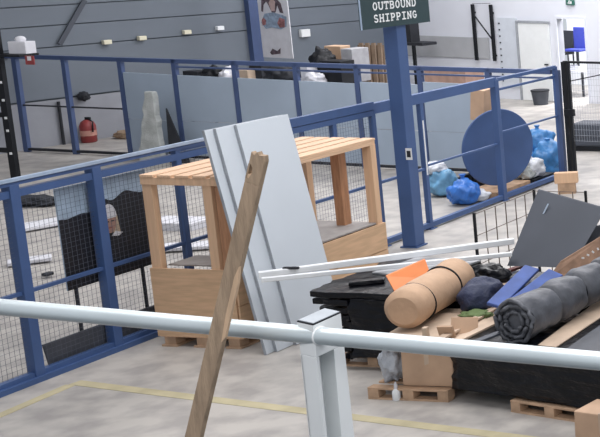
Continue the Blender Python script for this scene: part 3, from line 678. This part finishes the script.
# ------------------------------------------------------------------ pallets
def pallet(x0, x1, y0, y1, label, h=.13, mt='pallet', rot=0):
    t = thing('wooden_pallet', (x0, y0, 0), label, 'pallet'); nb_ = 7; w = .10
    for k in range(nb_):
        y = y0 + (y1 - y0 - w) * k / (nb_ - 1); MB().box(x0, x1, y, y + w, h - .022, h).build('deck_board', M[mt], t, bevel=.003)
    for i in range(3):
        x = x0 + (x1 - x0 - .12) * i / 2
        for j in range(3):
            y = y0 + (y1 - y0 - .12) * j / 2; MB().box(x, x + .12, y, y + .12, .02, h - .022).build('block', M[mt], t, bevel=.004)
    for i in range(3):
        y = y0 + (y1 - y0 - .1) * i / 2; MB().box(x0, x1, y, y + .1, 0, .02).build('bottom_board', M[mt], t)
    t.rotation_euler.z = rot
    return t
pallet(-8.98, -8.08, 11.72, 12.9, 'worn wooden pallet under the collapsed cartons')
pallet(-7.28, -6.3, 11.54, 12.7, 'wooden pallet showing under the front black wrapped block', rot=R(-13))
pallet(-10.05, -9.1, 12.62, 13.7, 'wooden pallet under the stack of black sheets at left')
pallet(-8.9, -6.2, 13.15, 14.35, 'wide wooden pallet under the rear wrapped block')

# ------------------------------------------------------------------ black wrapped blocks
def wrapped(x0, x1, y0, y1, z0, z1, label, seed, rot=0):
    bm = bmesh.new(); bmesh.ops.create_cube(bm, size=1)
    bmesh.ops.subdivide_edges(bm, edges=bm.edges, cuts=28, use_grid_fill=True)
    for v in bm.verts:
        p = Vector(((x0 + x1) / 2 + v.co.x * (x1 - x0), (y0 + y1) / 2 + v.co.y * (y1 - y0), (z0 + z1) / 2 + v.co.z * (z1 - z0)))
        n = .03 * noise.noise(Vector((p.x * 2.5, p.y * 2.5, p.z * 7 + seed))) + .015 * noise.noise(Vector((p.x * 9, p.y * 9, p.z * 16 + seed)))
        d = Vector((v.co.x, v.co.y, 0)); p += Vector((math.copysign(1, d.x) if abs(d.x) > .49 else 0, math.copysign(1, d.y) if abs(d.y) > .49 else 0, 0)) * n
        if v.co.z < -.49 and z0 > 0: p.z += .006 + .03 * abs(noise.noise(Vector((p.x * 3, p.y * 3, seed))))
        v.co = Vector((x0, y0, 0)) + Matrix.Rotation(rot, 3, 'Z') @ (p - Vector((x0, y0, 0)))
    for f in bm.faces: f.smooth = True
    k = MB(); k.bm.free(); k.bm = bm; o = k.build('wrapped_block', M['film'])
    return tag(o, label, 'wrapped load')
wrapped(-8.03, -5.4, 11.74, 12.98, .14, .64, 'low black film wrapped block on the pallet under the grey roll', 2, R(-13))
wrapped(-8.9, -5.9, 13.1, 14.4, .14, .64, 'rear black film wrapped block under the tilted grey sheet', 5)

# stack of black sheets, jagged ends
n = 9; zz = .13; h = .088
orders = ['lowest', 'second lowest', 'third lowest', 'fourth lowest', 'middle', 'fourth highest', 'third highest', 'second highest', 'topmost']
XM = -9.72
for i in range(n):
    last = i == n - 1; xr_ = -9.03 if last else XM
    x0 = -10.15 + .36 * (1 - min(1, i / 6.5)) ** .8 + .07 * random.uniform(-1, 1); y0 = 12.52 + .03 * random.uniform(-1, 1)
    segs = 16; front = []; tilt = random.uniform(-.012, .012)
    pts = [(xr_, 13.95), (x0 + .1 * random.random(), 13.95)]
    for k in range(1, segs): pts.append((x0 + .07 * noise.noise(Vector((k * .9, i * 3.1, 0))) + .03 * random.uniform(-1, 1), 13.95 - (13.95 - y0) * k / segs))
    pts += [(x0 + .02, y0 + .02)]
    for k in range(1, 6): pts.append((x0 + (xr_ - x0) * k / 6, y0 + .02 * random.uniform(-1, 1)))
    pts += [(xr_, y0)]
    m = MB(); m.prism([Vector((a, c, zz + tilt * (0 if c > 13.9 or a > xr_ - .05 else 1))) for a, c in pts], (0, 0, h - .022))
    o = m.build('black_sheet', M['film'], bevel=.008)
    tag(o, orders[i] + ' jagged glossy black sheet at the left end of the pile', 'sheet', 'stacked black sheets')
    zz += h
wrapped(XM + .01, -9.04, 12.50, 13.93, .14, zz - h - .004, 'upright black film wrapped load joined to the jagged black sheets', 8)
zz -= .022
ztop = zz
a = atz(352, 262, ztop); 
b = MB().prism([Vector((-9.95, 13.25, ztop)), Vector((-9.1, 13.1, ztop)), Vector((-9.0, 13.9, ztop)), Vector((-9.85, 13.93, ztop))], (0, 0, .02)).build('grey_board', mat('pale_grey_board', (.36, .37, .39), .6)); tag(b, 'pale grey board lying on the black sheet stack behind the white tubes', 'board')
b = MB().obox((-9.72, 12.85, ztop + .03), (.35, .12, .05), (0, 0, R(30))).build('folded_film', M['film'], bevel=.01); tag(b, 'small shiny folded film on the black sheet stack', 'film')

# ------------------------------------------------------------------ white tubes
zt1 = ztop + .10
def tube2(a, c, r, label, z):
    p = atz(a[0], a[1], z); q = atz(c[0], c[1], z)
    t = thing('white_tube', p, label, 'tube'); MB().bar(p, q, r * 2, r * 2).build('profile', M['tube'], t, bevel=.008)
    d = (q - p).normalized(); MB().bar(p - d * .004, p + d * .015, r * 2.15, r * 2.15).build('end_cap', M['letter'], t, bevel=.006)
    return t
tube2((259, 275), (514, 241), .036, 'rear long white tube lying across the black stack', zt1)
tube2((262, 280), (512, 254), .026, 'front long white tube lying across the black stack', zt1 - .02)
p = atz(291, 268, zt1 + .04); b = MB().obox(p, (.18, .035, .03), (0, 0, R(10))).build('black_marker', M['charcoal'], bevel=.01); tag(b, 'small dark strip on the left end of the white tubes', 'strip')

# ------------------------------------------------------------------ cartons heap
def carton(name, x0, x1, y0, y1, z0, z1, mt, label, rot=0, flap=True):
    c = Vector(((x0 + x1) / 2, (y0 + y1) / 2, 0)); t = thing(name, (c.x, c.y, z0), label, 'box')
    m = MB(); a, b_ = (x1 - x0) / 2, (y1 - y0) / 2; rm = Matrix.Rotation(rot, 3, 'Z')
    def T(x, y, z): return c + rm @ Vector((x, y, 0)) + Vector((0, 0, z))
    j = lambda: random.uniform(-.012, .012)
    m.hexa([T(-a + j(), -b_ + j(), z0), T(a + j(), -b_ + j(), z0), T(a, b_, z0), T(-a, b_, z0), T(-a + j(), -b_ + j(), z1 + j()), T(a + j(), -b_ + j(), z1 + j()), T(a + j(), b_, z1), T(-a, b_ + j(), z1 + j())])
    m.build('body', M[mt], t, bevel=.012)
    m = MB(); m.hexa([T(-.025, -b_ - .004, z0 + (z1 - z0) * .5), T(.025, -b_ - .004, z0 + (z1 - z0) * .5), T(.025, b_, z1 + .001), T(-.025, b_, z1 + .001), T(-.025, -b_ - .006, z1 + .012), T(.025, -b_ - .006, z1 + .012), T(.025, b_, z1 + .014), T(-.025, b_, z1 + .014)])
    m.build('tape', M['card_pale'], t)
    return t
carton('cardboard_box', -8.62, -8.06, 11.80, 12.4, .135, .56, 'card', 'crushed brown cardboard box on the worn pallet beside the glue bottle')
carton('cardboard_box', -8.85, -8.08, 12.45, 12.95, .135, .62, 'card_pale', 'paler cardboard box behind the crushed one under the tan roll')
b = MB().blob((-8.83, 11.98, .33), (.13, .16, .24), .35, seed=17).build('clear_film_bundle', mat('clear_film', (.45, .48, .53), .25, bump=.8)); tag(b, 'translucent crumpled film bundle left of the crushed cardboard box', 'film')
b = MB().obox((-8.42, 12.18, .64), (.98, .95, .03), (R(2), R(-2), R(4))).build('cardboard_tray', M['card_pale'], bevel=.005); tag(b, 'pale cardboard tray board directly under the tan roll', 'board')
for k, (x, y, s_, e) in enumerate([(-8.13, 11.86, (.16, .03, .16), (R(20), 0, R(8))), (-8.32, 11.80, (.05, .05, .14), (R(5), 0, 0)), (-8.05, 12.05, (.26, .02, .2), (R(-25), R(10), R(40)))]):
    b = MB().obox((x, y, .72), s_, e).build('loose_cardboard', M['card'] if k != 1 else M['card_pale'], bevel=.004); tag(b, ['upright brown carton flap right of the tan roll', 'narrow pale flap standing in front of the tan roll', 'slanted brown carton flap nearest the pale planks'][k], 'flap')
for k, (a, c) in enumerate([((438, 340), (500, 305)), ((455, 342), (508, 316)), ((470, 344), (520, 325))]):
    p = atz(*a, .70 + k * .012); q = atz(*c, .70 + k * .012)
    b = MB().bar(p, q, .09, .025).build('plank', M['card_pale'] if k < 2 else M['sheet'], bevel=.004); tag(b, ['leftmost pale plank left of the grey roll', 'middle pale plank left of the grey roll', 'greyish plank touching the grey roll end'][k], 'plank')
b = MB().blob((-8.22, 12.52, .69), (.17, .13, .05), .3, seed=3).build('green_cloth', M['green']); tag(b, 'dull green cloth between the tan roll and navy bag', 'cloth')

# tan strapped roll
p, q = Vector((-8.70, 12.0, .885)), Vector((-8.86, 13.22, .93)); rr = .222
t = thing('tan_roll', (p + q) / 2 - Vector((0, 0, rr)), 'thick tan roll tied with two black straps on the carton heap', 'roll')
path = []; rads = []
N = 30
for k in range(N + 1):
    s_ = k / N; r_ = rr * (1 - .0 * s_)
    e_ = min(s_, 1 - s_) * 1.23
    if e_ < .07: r_ *= math.sqrt(max(0.0, 1 - ((.07 - e_) / .07) ** 2)) * .3 + .7
    for c_ in (.24, .72): r_ *= 1 - .06 * math.exp(-((s_ - c_) / .035) ** 2)
    path.append(lerp(p, q, s_) + Vector((0, 0, .01 * math.sin(s_ * 7)))); rads.append(r_)
MB().tube(path, rads, 32).build('foam', M['roll'], t)
d = (q - p).normalized()
for c_ in (.24, .72): MB().ring(lerp(p, q, c_), d + Vector((.1, 0, .08)), rr * .97, .011, 36).build('strap', M['black'], t)
# orange board
p0, p1, p2, p3 = aty(404, 300, 12.55), aty(438, 280, 12.85), aty(431, 261, 12.95), aty(392, 278, 12.7)
o = MB().prism([q - Vector((.09, -.03, -.01)) for q in (p0, p1, p2, p3)], (-.03, .03, 0)).build('orange_sheet', M['orange'], bevel=.004); tag(o, 'bright orange board between the black stack and tan roll', 'board')

# navy bag, black bag
c = aty(481, 288, 12.85); t = bagthing('navy_bag', (c.x, c.y, .64 + .17), (.22, .28, .2), M['navy'], 'dark navy bag between the tan roll and blue foam', seed=12, amp=.16, neck=False)
b = MB().blob((-8.74, 13.62, .78), (.24, .2, .17), .3, seed=13).build('black_bag', M['film']); tag(b, 'crumpled black film bag behind the tan roll', 'bag')
# blue foam strips
for k, (a, c, w_) in enumerate([((494, 306), (532, 268), .17), ((506, 312), (556, 273), .19)]):
    p = aty(*a, 12.35); q = aty(*c, 13.15 if k else 13.2)
    o = MB().bar(p, q, w_, .045, up=(.35, -.4, 1)).build('blue_foam_strip', M['foam_blue'], bevel=.012); tag(o, ['left narrow blue foam strip leaning beside the navy bag', 'right wide blue foam strip touching the grey roll'][k], 'foam strip')

# grey roll
p, q = Vector((-7.35, 11.86, .870)), Vector((-7.09, 13.6, .94)); rr = .228
t = thing('grey_roll', (p + q) / 2 - Vector((0, 0, rr)), 'long dark grey film roll tied into sections on the black block', 'roll')
N = 90; path = []; rads = []; cin = [.282, .538, .793]
for k in range(N + 1):
    s_ = k / N; r_ = rr * (1 + .05 * noise.noise(Vector((s_ * 9, 0, 0))))
    for c_ in cin: r_ *= 1 - .26 * math.exp(-((s_ - c_) / .012) ** 2) - .07 * math.exp(-((s_ - c_) / .04) ** 2)
    path.append(lerp(p, q, s_)); rads.append(r_)
m = MB(); m.tube(path, rads, 40)
for v in m.bm.verts: 
    v.co += Vector((noise.noise(v.co * 7), noise.noise(v.co * 7 + Vector((5, 0, 0))), noise.noise(v.co * 7 + Vector((0, 5, 0))))) * .022
m.build('film_body', M['grey_roll'], t)
d = (q - p).normalized()
for c_ in cin: MB().ring(lerp(p, q, c_), d, rr * .74, .008, 32).build('string', M['black'], t)
a_ = d.cross(Vector((0, 0, 1))).normalized(); m = MB()
for j in range(3):
    r0 = rr * (.98 - j * .26); sp = []
    for k in range(41):
        th = 2 * math.pi * k / 40; r_ = r0 * (1 + .14 * noise.noise(Vector((math.cos(th) * 2, math.sin(th) * 2, j * 3)))); sp.append(p - d * (.02 + .05 * noise.noise(Vector((math.cos(th) * 3, math.sin(th) * 3, j)))) + a_ * r_ * math.cos(th) + Vector((0, 0, 1)) * r_ * math.sin(th))
    m.tube(sp, .024, 6)
m.build('ruffled_end', M['grey_roll'], t)

# tilted grey sheet
p0, p1, p2, p3 = aty(507, 266, 13.98), aty(572, 268, 13.98), aty(606, 209, 14.45), aty(538, 190, 14.6)
t = thing('grey_sheet', p0, 'large grey flat sheet tilted upright behind the blue foam', 'sheet')
m = MB(); m.prism([p0, lerp(p0, p1, .5), p1, lerp(p1, p2, .5), p2, lerp(p2, p3, .5), p3, lerp(p3, p0, .5)], (0, .02, .01)); m.build('plate', M['sheet'], t, bevel=.004)
k = lerp(lerp(p0, p3, .72), lerp(p1, p2, .72), .20); m = MB(); m.prism([k + Vector((0, -.006, 0)), k + Vector((.02, -.006, 0)), k + Vector((.07, .035, .12)), k + Vector((.05, .035, .12))], (0, -.003, 0)); m.build('scratch', M['sheet_dk'] if 0 else M['clad'], t)
p0, p1, p2, p3 = aty(566, 262, 14.3), aty(640, 262, 14.3), aty(640, 222, 14.6), aty(590, 226, 14.65)
o = MB().prism([p0, p1, p2, p3], (0, .03, 0)).build('dark_grey_sheet', M['sheet_dk'], bevel=.004); tag(o, 'darker grey sheet behind the tilted one at the right edge', 'sheet')
p0, p1, p2, p3 = aty(545, 282, 13.78), aty(620, 278, 13.72), aty(615, 228, 13.9), aty(560, 262, 13.88)
t = thing('brown_cardboard_sheet', p0, 'torn brown cardboard sheet behind the grey roll at right', 'sheet')
m = MB(); m.prism([p0, p1, p2, p3], (0, .02, .01)); m.build('board', mat('brown_torn', (.27, .165, .11), .8, var=.2, scale=8), t)
m = MB()
for k in range(4):
    c = aty(583 + k * 5, 258 - k * 3, 13.76); m.obox(c, (.03, .004, .02), (0, R(20 * k), 0))
m.build('torn_spot', M['letter'], t)
c = aty(518, 268, 13.6)
b = MB().box(c.x - .55, c.x - .0, 13.5, 13.62, .64, .74).build('pale_timber', M['card_pale']); tag(b, 'pale timber behind the navy bag under the grey sheet', 'timber')
p = aty(487, 266, 14.1); q = aty(520, 248, 14.6)
o = MB().bar(Vector((p.x, 13.75, .66)), Vector((p.x + .3, 14.35, .72)), .08, .03).build('red_batten', mat('dark_red', (.13, .035, .03), .6)); tag(o, 'dark red batten at the foot of the wire cage', 'batten')
b = MB().box(c.x - .05, c.x + .38, 13.42, 13.6, .64, .76).build('dark_box', M['charcoal'], bevel=.01); tag(b, 'dark box at the foot of the tilted grey sheet', 'box')
b = MB().box(c.x + .40, c.x + .54, 13.35, 13.5, .64, .80).build('white_box', M['card_pale'], bevel=.01); tag(b, 'small pale box right of the dark box under the grey sheet', 'box')
# sheets on the black block, right of grey roll
a = [atz(x, y, .645) for x, y in [(538, 346), (556, 348), (650, 285), (620, 285)]]
o = MB().prism(a, (0, 0, .012)).build('tan_cardboard_sheet', M['card_pale']); tag(o, 'tan cardboard sheet lying along the right side of the grey roll', 'sheet')
a = [atz(x, y, .66) for x, y in [(566, 350), (640, 356), (650, 322), (606, 322)]]
o = MB().prism(a, (0, 0, .012)).build('dark_flat_sheet', M['sheet_dk']); tag(o, 'dark flat sheet on the black block at the right edge', 'sheet')
# carton at lower right
carton('cardboard_box', -6.14, -5.5, 10.70, 11.05, .0, .37, 'card', 'brown cardboard box on the floor at the lower right corner', rot=R(-12))
# spray bottle
P = atz(397, 400, 0)
t = thing('glue_bottle', P, 'small white bottle standing on the floor before the worn pallet', 'bottle')
MB().lathe(P, [(.035, 0), (.04, .01), (.04, .10), (.015, .13)]).build('body', M['letter'], t); MB().lathe(P, [(.018, .13), (.016, .17), (.006, .20)]).build('nozzle', M['p_white'], t)

# ------------------------------------------------------------------ wire cage
Xc = -9.55
a = atx(474, 214, Xc); c = atx(530, 193, Xc); hc = (a.z + c.z) / 2; ya_, yb2 = a.y, c.y + .1
t = thing('wire_cage', (Xc, ya_, 0), 'open rusty wire cage standing behind the tan roll', 'cage')
xr = Xc + .75
for (x, y) in [(Xc, ya_), (Xc, yb2), (xr, yb2)]:
    MB().box(x - .014, x + .014, y - .014, y + .014, 0, hc + .02).build('post', M['black'], t)
def side(p, q, nn):
    m = MB(); p, q = Vector(p), Vector(q)
    for k in range(nn + 1): r_ = lerp(p, q, k / nn); m.tube([r_ + Vector((0, 0, .12)), r_ + Vector((0, 0, hc))], .007, 5)
    for z in (.12, .62, 1.0, hc): m.tube([p + Vector((0, 0, z)), q + Vector((0, 0, z))], .005, 5)
    m.build('wire_side', mat('rusty_wire', (.12, .09, .07), .6), t)
side((Xc, ya_, 0), (Xc, yb2, 0), 6); side((Xc, yb2, 0), (xr, yb2, 0), 4)

# ------------------------------------------------------------------ near rail, post, lath
p = atz(0, 307, 3.9); q = atz(600, 361, 3.9); d = (q - p).normalized()
t = thing('guard_rail', p - d * .8, 'horizontal galvanised pipe rail across the foreground', 'rail')
MB().tube([p - d * .8, q + d * .8], .0235, 28).build('pipe', M['pipe'], t)
zc = 3.935
c0, c1, c2, c3 = [atz(x, y, zc) for x, y in [(297, 322), (313, 325.5), (341, 313), (325, 309.5)]]
t = thing('rail_post', ((c0 + c2) / 2).xy.to_3d() + Vector((0, 0, 2.95)), 'white painted steel rail post with black edged cap in the foreground', 'post')
zb0 = 2.96
def foot(pt): return Vector((pt.x, pt.y, zb0))
def lowz(pt, z): return Vector((pt.x, pt.y, z))
zm = 3.845
fr = .10; bk = .62   # share of the side taken by front leg / start of the back leg
f0, f1 = lerp(c1, c2, fr), lerp(c0, c3, fr); g0, g1 = lerp(c1, c2, bk), lerp(c0, c3, bk)
m = MB(); m.hexa([lowz(c0, zm), lowz(c1, zm), lowz(c2, zm), lowz(c3, zm), lowz(c0, zc), lowz(c1, zc), lowz(c2, zc), lowz(c3, zc)]); m.build('head', M['steelwhite'], t, bevel=.002)
m = MB(); fl = lerp(c1, c2, .06); fl2 = lerp(c0, c3, .06); m.hexa([foot(c0), foot(c1), foot(fl), foot(fl2), lowz(c0, zm), lowz(c1, zm), lowz(f0, zm), lowz(f1, zm)]); m.build('front_flange', M['steelwhite'], t, bevel=.0015)
m = MB(); gl_ = lerp(c1, c2, .45); gl2 = lerp(c0, c3, .45); e2 = lerp(c1, c2, 1.12); e3 = lerp(c0, c3, 1.12)
m.hexa([foot(gl2), foot(gl_), foot(e2), foot(e3), lowz(g1, zm), lowz(g0, zm), lowz(c2, zm), lowz(c3, zm)]); m.build('rear_flange', M['steelwhite'], t, bevel=.0015)
w0, w1 = lerp(c0, c1, .1), lerp(c3, c2, .1)
m = MB(); m.hexa([foot(c0), foot(w0), foot(w1), foot(c3), lowz(c0, zm), lowz(w0, zm), lowz(w1, zm), lowz(c3, zm)]); m.build('web', M['steelwhite'], t)
m = MB(); ex = (c1 - c0) * .03; m.hexa([lowz(c0, zc), lowz(c1, zc), lowz(c2, zc), lowz(c3, zc), lowz(c0, zc + .0035), lowz(c1, zc + .0035), lowz(c2, zc + .0035), lowz(c3, zc + .0035)]); m.build('cap_gasket', M['black'], t)
k = [lerp(lerp(c0, c2, .5), x, .93) for x in (c0, c1, c2, c3)]
m = MB(); m.hexa([lowz(x, zc + .0035) for x in k] + [lowz(x, zc + .0055) for x in k]); m.build('cap_plate', mat('cap_grey', (.34, .37, .40), .6), t)
sc = lerp(c0, c1, .3); sc.z = 3.895; m = MB(); m.tube([sc + Vector((0, .002, 0)), sc - Vector((0, .004, 0))], .0045, 14); m.build('screw', M['charcoal'], t)
hc_ = q  # collar where the pipe leaves the post
tt = (c1.x + .002 - p.x) / (q.x - p.x); pc = lerp(p, q, tt); m = MB(); m.ring(pc + Vector((.004, .03, 0)) * 0 + pc * 0, d, .0235, .003, 30); m.build('collar', M['steelwhite'], t)

# lath
yl = p.y - .045
tp = aty(258.5, 154, 2.93); bt = aty(192, 437, 2.88); dl = (tp - bt).normalized()
foot_ = bt - dl * ((bt.z - 2.955) / dl.z)
t = thing('wooden_lath', foot_, 'weathered wooden lath with a hole near its top leaning by the rail', 'lath')
wv = dl.cross(Vector((0, 1, 0))).normalized() * -1     # width direction
if wv.x < 0: wv = -wv
hw = .0205; th = Vector((0, .016, 0))
L = (tp - foot_).length
def LP(s_, u): return foot_ + dl * (L * s_) + wv * (hw * u)
m = MB()
hs = 1 - .034; hr = .010
bm = m.bm
m.prism([LP(0, -1), LP(0, 1), LP(hs - .02, 1), LP(hs - .02, -1)], th)
# upper piece with a bite-shaped hole on its left edge
edge = [LP(hs - .02, -1), LP(hs - .02, 1), LP(.99, 1), LP(1.0, .75), LP(.998, .1), LP(1.003, -.2), LP(.996, -.55), LP(1.0, -1), LP(hs + .010, -1), LP(hs + .012, -.7), LP(hs + .006, -.35), LP(hs - .004, -.35), LP(hs - .012, -.6), LP(hs - .010, -1)]
m.prism(edge, th)
m.build('board', M['lath'], t, bevel=.0015)
m = MB(); m.prism([LP(hs - .011, -1), LP(hs - .012, -.55), LP(hs - .004, -.33), LP(hs - .006, -1.0)], th * .8 + Vector((0, .003, 0))); m.build('hole_edge', M['lath_new'], t)
m = MB(); m.prism([LP(hs - .013, -1), LP(hs - .013, -.78), LP(hs + .013, -.78), LP(hs + .013, -1)], th); m.build('hole_rim', M['lath'], t)
m = MB(); sA, sB = .66, .80
m.prism([LP(sA, 1.0), LP(sA + .01, 1.35), LP(sB - .03, 1.35), LP(sB, 1.0), LP(sB - .02, .7), LP(sA + .05, .75)], Vector((0, .008, 0)) ); 
for v in m.bm.verts: v.co.y -= .003
m.build('splinter', M['lath_new'], t)

# ------------------------------------------------------------------ pieces that belong to a part become its children
SUB = {'handle': 'panel', 'lettering': 'board', 'edge_strip': 'board', 'label': 'cylinder', 'hose': 'valve',
       'printed_trees': 'sheet', 'printed_person': 'sheet', 'printed_figure': 'sheet', 'cap_plate': 'head', 'screw': 'head', 'cap_gasket': 'head',
       'hole_rim': 'board', 'hole_edge': 'board', 'splinter': 'board', 'clip_label': 'red_clip', 'ruffled_end': 'film_body', 'track_cover': 'track_rail',
       'latch': 'post', 'sticker': 'shaft'}
for o in list(bpy.data.objects):
    k_ = o.name.split('.')[0]
    if k_ in SUB and o.parent and o.parent.type == 'EMPTY':
        for q in bpy.data.objects:
            if q.parent == o.parent and q.name.split('.')[0] == SUB[k_]: o.parent = q; break
